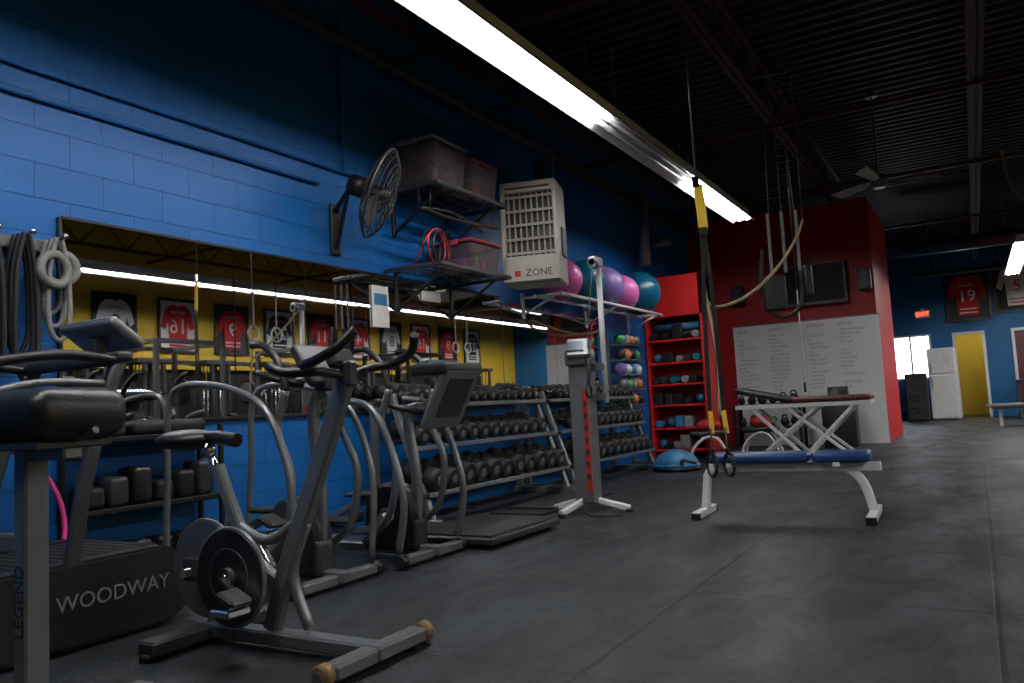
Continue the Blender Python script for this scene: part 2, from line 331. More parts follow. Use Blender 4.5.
# ------------------------------------------------------------------ stability ball rack
b=B()
for dx,z in((.2,2.14),(.52,2.14)): b.cyl((XL+dx,7.8,z),(XL+dx,11.1,z),.02,M_wht)
for y in(7.85,9.55,11.05):
    b.cyl((XL+.02,y,2.14),(XL+.54,y,2.14),.018,M_wht); b.cyl((XL+.02,y,1.95),(XL+.44,y,2.13),.014,M_wht); b.box((XL+.01,y,2.05),(.02,.08,.3),M_wht)
b.done('ball_wall_rack')
for y,r,m in((8.2,.24,M_pink),(8.78,.27,M_teal),(9.4,.27,M_pur),(9.97,.25,M_pink),(10.65,.31,M_nav)):
    b=B(); b.sph((0,0,0),r,m,n=32)
    for k in(-.35,-.12,.12,.35): b.tor((0,k*r,0),r*math.sqrt(1-k*k)*1.0,.003,m,ax=(0,1,0),k=6)
    b.done('stability_ball',(XL+.36,y,2.14+math.sqrt(max((r+.022)**2-.16**2,.001))+.003),.4)
# ------------------------------------------------------------------ wall shelf with tubs
b=B(); SY0,SY1=5.4,6.55; SL=SY1-SY0
for z in(2.86,2.16):
    for k in range(5): b.cyl((XL+.06+k*.13,SY0,z),(XL+.06+k*.13,SY1,z),.008,M_fan,n=8)
    for k in range(12): b.cyl((XL+.03,SY0+.02+k*.1,z),(XL+.62,SY0+.02+k*.1,z),.004,M_fan,n=6)
    for s in(SY0,SY1): b.box((XL+.32,s,z-.01),(.62,.02,.035),M_dgr)
    b.box((XL+.62,(SY0+SY1)/2,z-.01),(.02,SL,.035),M_dgr)
    for y in(SY0+.15,SY1-.15):
        b.pipe([(XL+.02,y,z-.35),(XL+.55,y,z-.03)],.012,M_blk,sm=1,sec=(.025,.025)); b.box((XL+.015,y,z-.18),(.03,.04,.4),M_blk)
# bars hung below the upper shelf
b.cyl((XL+.5,SY0+.05,2.84),(XL+.5,SY0+.05,2.6),.006,M_blk); b.cyl((XL+.5,SY1-.1,2.84),(XL+.5,SY1-.1,2.62),.006,M_blk)
b.pipe([(XL+.5,SY0-.1,2.62),(XL+.52,SY0+.4,2.6),(XL+.5,SY1,2.66)],.02,M_blk); b.pipe([(XL+.4,SY0,2.66),(XL+.42,SY0+.5,2.7),(XL+.4,SY1-.1,2.62)],.014,M_dgr)
b.cyl((XL+.4,SY0+.02,2.84),(XL+.4,SY0+.02,2.66),.006,M_blk)
b.done('wall_shelf')
def tub(x,y,z,w,d,h,lid,inn):
    b=B(); t=bmesh.new(); bmesh.ops.create_cube(t,size=1)
    for v in t.verts:
        k=.86 if v.co.z<0 else 1; v.co=Vector((v.co.x*w*k,v.co.y*d*k,(v.co.z+.5)*h))
    bmesh.ops.bevel(t,geom=t.edges[:],offset=.02,segments=2,affect='EDGES'); b.add(t,M_tub)
    b.box((0,0,h+.012),(w*1.04,d*1.04,.03),lid,.01)
    for k in range(5): b.box((random.uniform(-.1,.1)*w,(-.3+k*.15)*d,h*.3),(w*.6,d*.13,h*random.uniform(.3,.55)),inn[k%len(inn)],.02,rot=(0,0,random.uniform(-.2,.2)))
    for s in(-1,1): b.box((0,s*d*.52,h),(w*.4,.02,.05),lid)
    b.done('storage_tub',(x,y,z))
tub(XL+.33,5.68,2.872,.5,.54,.38,M_lidp,[M_blk,M_strap,M_dgr]); tub(XL+.33,6.26,2.872,.48,.5,.33,M_lidr,[M_blk,M_mirred])
tub(XL+.33,6.24,2.172,.46,.54,.27,M_lidr,[M_pink,M_strap,M_dgr])
b=B()
for k in range(3): b.tor((XL+.42+.02*k,5.55+.05*k,2.172+.16),.15,.007,M_mirred if k==1 else M_blk,ax=(1,.1,0))
b.pipe([(XL+.3,5.45,2.18),(XL+.45,5.45,2.4),(XL+.45,5.62,2.5),(XL+.4,5.82,2.4),(XL+.4,5.84,2.18)],.007,M_mirred)
b.done('coiled_resistance_tubing')
# ------------------------------------------------------------------ wall fan
b=B(); R=.36
for z in(-1,1):
    for k in range(1,8): b.tor((0,0,z*.1*(1-(k/7.2)**3)),R*k/7,.0035,M_fan,k=5)
for k in range(28):
    a=2*math.pi*k/28; c,s=math.cos(a),math.sin(a)
    for z in(-1,1): b.pipe([(c*.04,s*.04,z*.1),(c*R*.6,s*R*.6,z*.08),(c*R*.9,s*R*.9,z*.035),(c*R,s*R,0)],.003,M_fan,n=5,sm=3)
b.tor((0,0,0),R,.012,M_dgr)
for k in range(3):
    a=2*math.pi*k/3
    b.prism([(.03,-.04),(R*.85,-.14),(R*.9,.1),(.03,.05)],.006,M_dgr,Matrix.Rotation(a,4,'Z')@Matrix.Rotation(.4,4,'X'),.001)
b.cyl((0,0,-.1),(0,0,-.26),.085,M_blk,bev=.02); b.cyl((0,0,-.1),(0,0,.1),.045,M_dgr)
ax=Vector((.85,.5,-.4)).normalized(); Mf=Matrix.Translation((-3.88,4.76,2.62))@ax.to_track_quat('Z','Y').to_matrix().to_4x4()
b.done('wall_fan',M=Mf)
b=B(); b.box((XL+.015,4.78,2.42),(.03,.1,.42),M_blk)
b.pipe([(XL+.03,4.78,2.57),(XL+.28,4.65,2.66)],.02,M_blk,sm=1,sec=(.035,.035)); b.pipe([(XL+.03,4.78,2.26),(XL+.27,4.66,2.64)],.02,M_blk,sm=1,sec=(.03,.03)); b.done('fan_bracket')
# ------------------------------------------------------------------ gas unit heater
b=B(); w,d,h=.58,.4,1.04
b.box((0,d/2+.01,0),(w,d,h),M_cream,.015)
b.box((0,-.002,.06),(w-.06,.02,.7),M_blk,0)
for s in(-1,1): b.box((s*(w/2-.02),-.04,0),(.04,.09,h-.02),M_cream,.006)
b.box((0,-.04,h/2-.06),(w-.02,.09,.11),M_cream,.006); b.box((0,-.04,-h/2+.14),(w-.02,.09,.26),M_cream,.006)
b.box((0,-.088,h/2-.07),(w-.12,.004,.02),M_dgr,0)
for r in range(5):
    b.box((0,-.06,.36-r*.145),(w-.09,.02,.024),M_cream,.003,rot=(.5,0,0))
for k in range(8): b.box((-w/2+.078+k*.06,-.04,.07),(.009,.05,.66),M_cream,.001)
b.text('ZONE',.1,M_blk,MX((.08,-.087,-.43),math.pi/2)); b.box((-.14,-.087,-.43),(.06,.01,.06),M_mirred,0)
for x in(-.22,.22): b.cyl((x,.25,h/2),(x,.25,1.45),.01,M_cable,n=8)
b.box((-.11,.25,1.45),(.7,.04,.03),M_joist)
b.cyl((0,.4,.2),(0,.62,.2),.08,M_gry); b.cyl((0,.6,.15),(0,.6,.9),.07,M_gry)
b.box((.3,.2,-.1),(.02,.2,.3),M_dgr)
b.done('gas_unit_heater',(-3.77,7.0,2.67),.28)
# ------------------------------------------------------------------ adjustable column station
b=B(); 
for a in(.2,1.4,3.0,4.4): 
    c,s=math.cos(a),math.sin(a)
    b.pipe([(0,0,.12),(c*.15,s*.15,.08),(c*.34,s*.34,.03)],.02,M_wht,sec=(.05,.05)); b.cyl((c*.33,s*.33,0),(c*.33,s*.33,.03),.03,M_blk)
b.box((0,0,.66),(.18,.16,1.16),M_gry,.012); b.box((.055,-.083,.6),(.05,.006,.85),M_mirred,.001)
for k in range(7): b.box((.055,-.087,.3+k*.1),(.03,.003,.05),M_dgr,0)
b.box((0,-.02,1.29),(.2,.2,.14),M_gry,.02); b.box((.03,-.1,1.36),(.2,.06,.18),M_gry,.015,rot=(-.5,0,.3)); b.box((.02,-.14,1.38),(.14,.01,.09),M_disp,0,rot=(-.5,0,.3))
b.cyl((.19,.05,.9),(.19,.05,2.1),.024,M_wht); b.box((.12,.05,1.2),(.16,.05,.06),M_gry); b.box((.12,.05,.95),(.16,.05,.06),M_gry); b.box((.19,0,2.08),(.07,.16,.08),M_wht,.01); b.cyl((.19,-.08,2.06),(.19,-.03,2.06),.04,M_gry)
b.pipe([(.19,-.07,2.04),(.14,-.1,1.6),(.1,-.12,1.2)],.004,M_cable,n=6); b.pipe([(.1,-.1,1.28),(.15,-.18,1.2),(.15,-.2,1.05)],.014,M_blk); b.tor((.15,-.2,1.0),.05,.01,M_blk,ax=(1,0,0))
b.pipe([(0,-.1,.12),(.1,-.25,.02),(.3,-.3,.02),(.4,-.25,.02)],.01,M_blk)
b.done('cable_column_trainer',(-2.85,6.05,0))
b=B(); cl=[M_grn,M_wht,M_org,M_dgr,M_lblue,M_gry,M_org,M_wht,M_grn,M_blk,M_pur,M_strap]
for y in(10.15,10.9): b.box((XL+.03,y,.95),(.05,.05,1.9),M_gry); b.box((XL+.15,y,.02),(.28,.05,.04),M_gry)
for k in range(5):
    z=.86+k*.21
    b.cyl((XL+.1,10.12,z),(XL+.1,10.93,z),.01,M_gry); b.cyl((XL+.27,10.12,z-.01),(XL+.27,10.93,z-.01),.01,M_gry)
    for y in(10.15,10.9): b.box((XL+.15,y,z-.02),(.28,.02,.02),M_gry)
    for j in range(4): r=random.uniform(.075,.092); b.sph((XL+.185,10.24+j*.19,z+.07),r,cl[(k*5+j*3)%12],n=18)
b.done('medicine_ball_rack')
b=B(); b.cyl((0,0,0),(0,0,.06),.3,M_blk,n=32,bev=.015); b.sph((0,0,.05),.29,M_lblue,(1,1,.75)); b.tor((0,0,.07),.29,.015,M_lblue); b.done('balance_dome',(-3.35,9.75,.0))
def stool(x,y,rz):
    b=B()
    for s in(-.2,.2): b.pipe([(-.28,s,0.02),(-.22,s,.2),(-.05,s,.34),(.12,s,.3),(.26,s,.02)],.02,M_wht,n=8)
    b.cyl((-.28,-.2,.02),(-.28,.2,.02),.02,M_wht); b.cyl((.26,-.2,.02),(.26,.2,.02),.02,M_wht)
    b.box((-.02,0,.39),(.5,.36,.08),M_blk,.03); b.sph((0,0,.5),.14,M_mirred,(1.2,1,.7)); b.done('step_stool',(x,y,0),rz)
stool(-3.3,11.1,.3); stool(-2.75,11.9,.1)
b=B(); b.box((0,0,.72),(1.1,.45,.04),M_blk); b.box((0,0,.35),(1.1,.45,.04),M_blk)
for x in(-.52,.52):
    for y in(-.19,.19): b.box((x,y,.37),(.05,.05,.74),M_blk)
for z in(.37,.74):
    for k in range(6):
        x=-.43+k*.17; r=.06+.01*(k%3)
        b.sph((x,-.05,z+r*.9),r,M_rub,n=14); b.tor((x,-.05,z+r*1.95),r*.55,.012,M_rub,ax=(0,1,0),n=14,k=6)
b.done('kettlebell_rack',(-3.0,13.6,0))
b=B(); b.box((0,0,.36),(.5,.4,.72),M_blk,.02); b.box((0,-.02,.85),(.3,.16,.22),M_dgr,.02); b.cyl((-.05,-.11,.85),(-.05,-.115,.85),.07,M_gry); b.box((.17,0,.78),(.1,.1,.1),M_grn,.01); b.done('stereo_cabinet',(-1.9,13.6,0))
# ------------------------------------------------------------------ benches
def rpad(b,x0,x1,z,w,t,m): b.box(((x0+x1)/2,0,z+t/2),(x1-x0,w,t),m,.025)
b=B()
b.box((.08,0,.36),(1.2,.06,.06),M_wht,.006)
rpad(b,-.5,.22,.4,.28,.07,M_bpad); rpad(b,.24,.62,.4,.28,.07,M_bpad)
b.pipe([(-.5,0,.36),(-.54,0,.3),(-.57,0,.05)],.03,M_wht,sm=1,sec=(.055,.06)); b.box((-.58,0,.03),(.06,.5,.055),M_wht,.006)
b.pipe([(.3,0,.36),(.46,0,.34),(.56,0,.24),(.61,0,.05)],.03,M_wht,sm=5,sec=(.055,.06)); b.box((.61,0,.03),(.06,.62,.055),M_wht,.006)
b.box((-.35,0,.385),(.05,.26,.03),M_wht); b.box((.4,0,.385),(.05,.26,.03),M_wht)
for x,w in((-.58,.25),(.61,.31)):
    for s in(-1,1): b.box((x,s*w,.025),(.07,.03,.05),M_blk,.005)
b.pipe([(-.62,0,.4),(-.72,0,.42),(-.74,0,.38)],.015,M_blk)
b.done('flat_weight_bench',(-1.29,6.05,0),.03)
b=B()
b.box((0,0,.74),(1.6,.62,.05),M_wht,.005); rpad(b,-.1,.8,.77,.64,.07,M_mpad)
b.box((-.45,0,.88),(.72,.64,.07),M_blk,.025,rot=(0,.22,0))
for s in(-.26,.26):
    b.pipe([(-.62,s,.73),(.0,s,.1)],.02,M_wht,sm=1,sec=(.045,.045)); b.pipe([(.62,s,.73),(.0,s,.1)],.02,M_wht,sm=1,sec=(.045,.045))
    b.pipe([(-.55,s,.1),(.2,s,.73)],.02,M_wht,sm=1,sec=(.04,.04)); b.pipe([(.55,s,.1),(-.2,s,.73)],.02,M_wht,sm=1,sec=(.04,.04))
    b.box((0,s,.06),(1.4,.05,.05),M_wht); b.cyl((-.6,s,0),(-.6,s,.06),.03,M_blk); b.cyl((.6,s,0),(.6,s,.06),.03,M_blk)
for x in(-.6,0,.6): b.box((x,0,.06),(.05,.5,.05),M_wht)
b.done('treatment_table',(-1.9,10.6,0),.03)
# ------------------------------------------------------------------ suspension trainers & ropes
b=B()
b.cyl((0,0,2.5),(0,0,4.09),.005,M_cable,n=6); b.box((0,0,4.08),(.08,.08,.02),M_pipe); b.box((0,0,2.47),(.05,.02,.08),M_chr)
b.pipe([(0,0,2.48),(.02,0,2.1)],.02,M_yl,sm=1,sec=(.008,.04)); b.pipe([(.03,0,2.45),(.05,0,2.12)],.02,M_yl,sm=1,sec=(.008,.035)); b.box((.03,0,2.1),(.06,.02,.06),M_blk)
for s in(-1,1):
    b.pipe([(.03,0,2.1),(.03+s*.03,0,1.6),(.03+s*.05,0,.72)],.02,M_blk,sec=(.006,.03))
    b.pipe([(.03+s*.045,-.01,.8),(.04+s*.05,-.02,.64)],.02,M_yl,sm=1,sec=(.008,.034))
    b.pipe([(.03+s*.05,0,.72),(.03+s*.05,-.07,.54),(.03+s*.05,-.06,.47)],.006,M_blk); b.pipe([(.03+s*.05,0,.72),(.03+s*.05,.07,.54),(.03+s*.05,.06,.47)],.006,M_blk)
    b.cyl((.03+s*.05,-.07,.52),(.03+s*.05,.07,.52),.017,M_blk); b.tor((.03+s*.06,0,.42),.08,.012,M_rub,ax=(1,.5,0),n=20)
b.done('suspension_trainer',(-1.63,5.6,0),.25)
def bagstraps(name,x,y,zb,n=3):
    b=B(); b.box((0,0,4.08),(.3,.06,.02),M_pipe)
    for k in range(n):
        o=(k-(n-1)/2)*.13
        b.cyl((o,0,zb+.3),(o*.6,0,4.08),.004,M_cable,n=6); b.pipe([(o,0,zb+.7),(o,0,zb+.1)],.01,M_strap,sm=1,sec=(.006,.03))
    b.pipe([(-.2,0,zb+.35),(-.24,0,zb),(-.16,0,zb-.28),(0,0,zb-.33),(.12,0,zb-.2),(.14,0,zb+.1)],.02,M_rub)
    b.box((-.12,0,zb-.1),(.22,.08,.36),M_rub,.04); b.box((.2,0,zb),(.08,.06,.3),M_vin,.02)
    b.done(name,(x,y,0),.2)
bagstraps('hanging_strap_trainer',-1.5,8.0,1.98)
b=B(); b.cyl((0,0,1.95),(0,0,4.1),.004,M_cable,n=6); b.cyl((0,0,.95),(0,0,1.95),.006,M_wht,n=6); b.cyl((0,0,.9),(0,0,1.0),.012,M_blk); b.box((0,0,4.08),(.06,.06,.02),M_pipe); b.done('hanging_cable',(-1.5,8.5,0))
b=B()
b.cyl((-1.24,7.6,2.45),(-1.24,7.6,4.1),.004,M_cable,n=6)
b.pipe([(-1.24,7.6,2.48),(-1.28,7.4,2.28),(-1.38,7.0,1.98),(-1.52,6.6,1.74),(-1.68,6.3,1.62),(-1.78,6.2,1.66),(-1.8,6.2,1.85)],.013,M_rope,n=8)
b.pipe([(-1.8,6.2,1.85),(-1.78,6.2,1.65),(-1.73,6.2,1.2),(-1.75,6.2,.75)],.013,M_rope,n=8)
b.pipe([(-1.8,6.2,1.85),(-1.8,6.2,4.1)],.005,M_cable,n=6)
b.done('climbing_rope')
b=B(); b.pipe([(XL+.05,7.95,1.9),(XL+.12,8.3,1.82),(XL+.14,8.9,1.78),(XL+.12,9.5,1.82),(XL+.05,9.9,1.9)],.014,M_rope,n=8)
for y in(7.95,9.9): b.cyl((XL+.02,y,1.9),(XL+.1,y,1.92),.01,M_chr)
b.done('wall_rope')
b=B(); b.pipe([(.6,12.8,4.1),(.66,12.7,3.6),(.8,12.5,3.3),(1.1,12.2,3.05),(1.6,11.8,3.1),(1.8,11.6,4.1)],.016,M_rope,n=8); b.done('climbing_rope')
for yy in(9.5,15.5):
    b=B()
    for s in(-.25,.25): b.pipe([(0,s,4.1),(0,s,2.5)],.01,M_band,sm=1,sec=(.004,.03)); b.tor((0,s,2.37),.12,.016,M_wht,ax=(1,0,0))
    b.done('gymnastic_rings',(1.6,yy,0))
b=B(); b.cyl((0,0,0),(0,0,1.1),.015,M_dgr); b.cyl((0,0,-.12),(0,0,.06),.1,M_gry,bev=.03); b.cyl((0,0,1.05),(0,0,1.12),.07,M_dgr)
for k in range(3):
    a=.35+2*math.pi*k/3
    b.prism([(.1,-.03),(.3,-.06),(.72,-.09),(.74,.07),(.3,.05),(.1,.03)],.008,M_blade,Matrix.Rotation(a,4,'Z')@Matrix.Rotation(.38,4,'X')@Matrix.Translation((0,0,-.03)))
b.done('ceiling_fan',(-.82,10.8,3.52))
# ------------------------------------------------------------------ far room things
b=B(); b.box((0,0,.93),(.62,.6,1.82),M_wht,.015); b.box((0,-.31,.6),(.6,.03,1.1),M_wht,.01); b.box((0,-.31,1.5),(.6,.03,.62),M_wht,.01); b.box((-.24,-.34,.95),(.02,.03,.3),M_gry); b.box((-.24,-.34,1.35),(.02,.03,.2),M_gry)
b.box((.1,-.33,1.55),(.2,.004,.25),M_paper,0); b.box((0,0,.02),(.58,.5,.04),M_blk); b.done('refrigerator',(-.7,23.3,0))
b=B(); b.box((0,0,.62),(.5,.5,1.2),M_dgr,.01)
for k in range(4): b.box((0,-.26,.18+k*.29),(.46,.02,.26),M_dgr,.004); b.box((0,-.28,.22+k*.29),(.12,.02,.02),M_chr)
b.box((0,0,.01),(.48,.48,.02),M_blk); b.done('filing_cabinet',(-1.3,22.9,0))
b=B(); b.box((0,0,.3),(.4,.4,.56),M_blk,.02); b.box((0,0,.01),(.36,.36,.02),M_blk); b.box((0,0,.6),(.44,.44,.05),M_dgr); b.done('waste_bin',(-1.85,21.4,0))
b=B(); b.box((0,0,.0),(.36,.06,.2),M_wht,.01); b.text('EXIT',.16,M_exit,MX((0,-.034,0),math.pi/2),.003); b.box((0,0.0,.12),(.1,.04,.06),M_wht); b.done('exit_sign',(-1.06,YF-.04,2.82))
b=B(); b.box((0,0,.42),(1.5,.4,.07),M_strap,.02); b.box((0,0,.37),(1.3,.06,.05),M_wht)
for x in(-.5,.5): b.box((x,0,.19),(.06,.06,.36),M_wht); b.box((x,0,.02),(.06,.45,.04),M_wht)
b.done('padded_bench',(.9,19.0,0))
b=B(); b.box((0,0,.9),(.7,.5,.06),M_blk,.02); b.box((.1,.15,1.2),(.4,.2,.5),M_blk,.03)
for x in(-.3,.3): b.box((x,0,.44),(.06,.4,.88),M_dgr)
b.done('front_desk_stand',(1.2,22.6,0))
b=B(); b.tor((0,0,0),.44,.014,M_hoop,ax=(1,0,.25),n=40); b.done('hula_hoop',(-4.2,2.0,.45))
b=B()
b.box((0,0,.05),(.75,.92,.05),M_dgr,.012); b.box((0,0,.08),(.7,.87,.02),M_rub,.006)
for x in(-.3,.3):
    for y in(-.38,.38): b.cyl((x,y,0),(x,y,.04),.03,M_blk)
b.done('balance_platform',(-3.1,4.8,0),-.02)
b=B(); b.box((0,0,.012),(.5,1.5,.022),M_rub,.005); b.box((.02,.1,.032),(.45,1.2,.018),M_dgr,.005); b.done('exercise_mat',(-3.4,6.5,0),0)
# ------------------------------------------------------------------ treadmill (runs along +Y)
b=B(); W=.78; L=1.85
side=[(-L/2,.02),(L/2-.12,.02),(L/2-.02,.08),(L/2,.2),(L/2-.04,.31),(L/2-.16,.36),(-L/2+.15,.36),(-L/2+.03,.3),(-L/2,.15)]
MY=Matrix(((0,0,1,0),(1,0,0,0),(0,1,0,0),(0,0,0,1)))
for s in(-1,1): b.prism(side,.1,M_blk,Matrix.Translation((s*(W/2-.05),0,0))@MY,.012)
b.prism([(-L/2+.04,0),(L/2-.2,0),(L/2-.2,.03),(-L/2+.04,.03)],W-.1,M_blk,MY)
belt=[(-L/2+.05,.1),(L/2-.08,.1),(L/2-.03,.2),(L/2-.08,.31),(L/2-.2,.345),(-L/2+.2,.345),(-L/2+.06,.3),(-L/2+.02,.2)]
b.prism(belt,W-.2,M_rub,MY)
for k in range(28): b.box((0,-L/2+.15+k*.058,.348),(W-.22,.045,.012),M_rub,.003)
b.text('WOODWAY',.09,M_strap,Matrix.Translation((W/2+.003,.53,.2))@MY,.001)
for s in(-1,1):
    b.pipe([(s*.36,.35,.3),(s*.36,.42,.7),(s*.35,.55,1.12),(s*.34,.6,1.2)],.03,M_dgr,sec=(.06,.045))
    b.pipe([(s*.35,.58,1.2),(s*.36,.3,1.22),(s*.36,-.1,1.15),(s*.36,-.4,1.05)],.022,M_vin,n=12)
    b.pipe([(s*.36,.5,1.1),(s*.36,.2,1.1),(s*.36,-.1,1.02)],.016,M_gry,n=10)
b.box((0,.6,1.22),(.76,.08,.05),M_dgr,.02); b.box((.1,.66,1.34),(.42,.05,.2),M_gry,.02,rot=(.95,0,0)); b.box((.1,.635,1.36),(.34,.01,.14),M_disp,.004,rot=(.95,0,0)); b.cyl((-.36,.55,1.2),(.36,.55,1.2),.022,M_vin); b.box((.1,.63,1.27),(.1,.06,.1),M_dgr)
b.done('treadmill',(-3.64,1.58,0))
# ------------------------------------------------------------------ padded strength bench, foreground left
b=B()
b.box((-.28,0,.95),(.72,.3,.15),M_vin,.06); b.box((-.28,0,.865),(.6,.24,.025),M_dgr)
b.box((-.17,0,.43),(.055,.075,.86),M_gry,.006); b.box((-.1,0,.84),(.22,.06,.04),M_gry,.006); b.box((-.17,0,.03),(.08,.8,.06),M_gry,.006); b.box((-.5,0,.1),(.7,.07,.07),M_gry,.006)
b.box((-.7,0,.43),(.07,.07,.7),M_gry,.006); b.box((-.7,0,.04),(.07,.3,.08),M_gry,.006); b.box((-.45,0,.58),(.5,.05,.05),M_gry,.005)
b.text('LEGEND',.055,M_blk,Matrix.Translation((-.17,-.0385,.42))@Matrix.Rotation(math.pi/2,4,'X')@Matrix.Rotation(math.pi/2,4,'Z'),.001)
b.pipe([(-.1,.0,.86),(.05,0,.885),(.1,0,.9)],.01,M_gry)
b.done('roman_chair_bench',(-2.25,1.33,0),.12)
# ------------------------------------------------------------------ indoor cycle (faces +X)
def cycle(loc,rz=0):
    b=B()
    b.box((-.42,0,.05),(1.0,.08,.055),M_gry,.008); b.box((-.86,0,.045),(.1,.62,.06),M_dgr,.01); b.box((.03,0,.045),(.08,.5,.055),M_gry,.01)
    for s in(-1,1):
        b.cyl((.03,s*.25,.045),(.03,s*.3,.045),.04,M_wood,n=20,bev=.006); b.cyl((.03,s*.3,.045),(.03,s*.305,.045),.018,M_chr); b.cyl((-.86,s*.3,0),(-.86,s*.3,.03),.03,M_blk)
        b.cyl((.03,s*.2,.0),(.03,s*.2,.04),.02,M_blk)
    b.pipe([(-.5,0,.08),(-.42,0,.3),(-.3,0,.55),(-.16,0,.85),(-.08,0,1.03)],.04,M_gry,sec=(.05,.075))
    b.pipe([(-.45,0,.26),(-.6,0,.35),(-.72,0,.55),(-.8,0,.72)],.03,M_gry,sec=(.045,.05)); b.cyl((-.77,0,.62),(-.86,0,.8),.018,M_chr)
    b.pipe([(-.72,0,.5),(-.52,0,.42),(-.32,0,.52)],.022,M_gry,n=10); b.pipe([(-.86,0,.06),(-.8,0,.3),(-.72,0,.52)],.022,M_gry,n=10)
    b.pipe([(-.3,0,.5),(-.38,0,.3),(-.3,0,.1)],.022,M_gry,n=10)
    b.sph((-.99,0,.835),.15,M_vin,(1.0,.85,.3)); b.pipe([(-1.0,0,.835),(-.82,0,.84),(-.68,0,.825)],.03,M_vin); b.cyl((-.86,0,.76),(-.86,0,.82),.03,M_chr)
    for x,y,r in((-.63,-.09,.19),(-.91,.02,.2)):
        b.cyl((x,y-.012,.29),(x,y+.012,.29),r,M_disc if x<-.8 else M_blk,n=48,bev=.004); b.tor((x,y,.29),r,.009,M_gry,ax=(0,1,0),n=40); b.cyl((x,y-.035,.29),(x,y+.035,.29),.04,M_dgr,n=20)
    b.tor((-.63,-.1,.29),.11,.005,M_dgr,ax=(0,1,0),n=32)
    b.box((-.78,-.06,.3),(.35,.02,.1),M_dgr,.01); b.cyl((-.91,-.1,.29),(-.91,.1,.29),.02,M_chr)
    for s in(-1,1):
        c0=Vector((-.63,s*.13,.29)); c1=c0+(Vector((-.12,.02,.12)) if s>0 else Vector((.15,-.02,-.09)))
        b.cyl((-.63,0,.29),c0,.018,M_chr); b.pipe([c0,c1],.012,M_chr,sm=1,sec=(.03,.015)); b.box(c1+Vector((0,s*.07,0)),(.1,.11,.03),M_chr,.006); b.box(c1+Vector((.02,s*.07,.05)),(.1,.1,.03),M_blk,.01,rot=(0,.4,0))
    b.box((-.06,0,1.06),(.055,.055,.1),M_dgr,.01)
    for s in(-1,1):
        b.pipe([(-.07,0,1.05),(-.1,s*.1,1.07),(-.1,s*.19,1.09),(-.02,s*.22,1.1),(.08,s*.21,1.14),(.13,s*.17,1.2)],.018,M_vin,n=12)
        b.pipe([(-.09,s*.12,1.07),(-.18,s*.2,1.07),(-.26,s*.21,1.1)],.018,M_vin,n=12)
    b.box((-.1,0,1.12),(.05,.13,.08),M_dgr,.015,rot=(0,-.5,0))
    b.done('indoor_cycle',loc,rz)
cycle((-1.98,2.27,0))
# ------------------------------------------------------------------ elliptical trainers (user faces +X)
def elliptical(name,loc,rz,ch=1.28,sheath=M_dgr,fx=0,big=1):
    b=B()
    b.box((-.5,0,.06),(1.15,.07,.06),M_gry,.008); b.box((0,0,.045),(.07,.58,.055),M_gry,.01); b.box((-1.05,0,.045),(.07,.6,.055),M_gry,.01)
    for s in(-1,1):
        b.cyl((0,s*.28,.045),(0,s*.33,.045),.04,M_blk,n=16); b.cyl((-1.05,s*.25,0),(-1.05,s*.25,.04),.025,M_blk)
        b.cyl((0,s*.2,0),(0,s*.2,.03),.02,M_blk)
    b.cyl((-.28,-.07,.27),(-.28,.07,.27),.2,sheath,n=36,bev=.02); b.box((-.28,0,.15),(.42,.13,.2),sheath,.03)
    b.cyl((-.28,-.1,.27),(-.28,.1,.27),.05,M_chr)
    b.pipe([(-.12,0,.1),(-.1,0,.5),(-.14,0,.9),(-.06+fx,0,ch-.08)],.03,M_gry,sec=(.05,.06))
    for s in(-1,1):
        b.pipe([(-.33,s*.24,.14),(-.12,s*.25,.3),(-.06,s*.25,.6),(-.16,s*.24,.85),(-.1,s*.23,1.05)],.022,M_gry,n=12)
        b.pipe([(-.1,s*.23,1.05),(-.16,s*.22,1.2),(-.28,s*.21,1.3),(-.38,s*.2,1.31)],.02,M_vin,n=12)
        if big: b.pipe([(-.02,s*.3,.1),(-.0,s*.31,.55),(-.14,s*.31,.92),(-.4,s*.31,1.07),(-.78,s*.31,1.12),(-.95,s*.3,1.02),(-.98,s*.3,.6),(-1.02,s*.29,.08)],.019,M_gry,n=12)
        else: b.pipe([(-.02,s*.3,.1),(.04,s*.31,.4),(-.06,s*.31,.75),(-.2,s*.31,.95),(-.42,s*.31,1.0)],.022,M_gry,n=12)
        b.pipe([(-.28,s*.11,.27),(-.38,s*.16,.27+s*.08),(-.7,s*.17,.26+s*.06),(-.98,s*.17,.2)],.02,M_gry,sec=(.04,.05))
        b.box((-.62,s*.17,.31+s*.06),(.36,.14,.03),M_rub,.012); b.box((-.45,s*.17,.34+s*.06),(.03,.14,.06),M_rub,.01)
        b.pipe([(-.1+fx,s*.1,ch-.1),(-.22+fx,s*.2,ch-.06),(-.34+fx,s*.2,ch-.02)],.018,M_vin)
    if big:
        b.box((-.05+fx,0,ch),(.06,.34,.26),M_dgr,.02,rot=(0,-.6,0)); b.box((-.083+fx,0,ch+.025),(.012,.24,.14),M_disp,.003,rot=(0,-.6,0)); b.box((fx,0,ch-.08),(.1,.18,.12),M_dgr,.02)
    else:
        b.box((.05+fx,0,ch-.02),(.05,.38,.4),M_gry,.015,rot=(0,.5,0)); b.box((.03+fx,0,ch+.15),(.26,.42,.07),M_blk,.02); b.box((-.06+fx,0,ch+.18),(.14,.32,.04),M_disp,.004,rot=(0,-.2,0))
        b.box((.075+fx,0,ch-.02),(.012,.26,.26),M_dgr,.003,rot=(0,.5,0))
    return b.done(name,loc,rz)
elliptical('elliptical_trainer',(-3.0,3.2,0),0,1.18)
elliptical('elliptical_trainer',(-2.95,3.98,0),0,1.0,M_blk,.14,0)
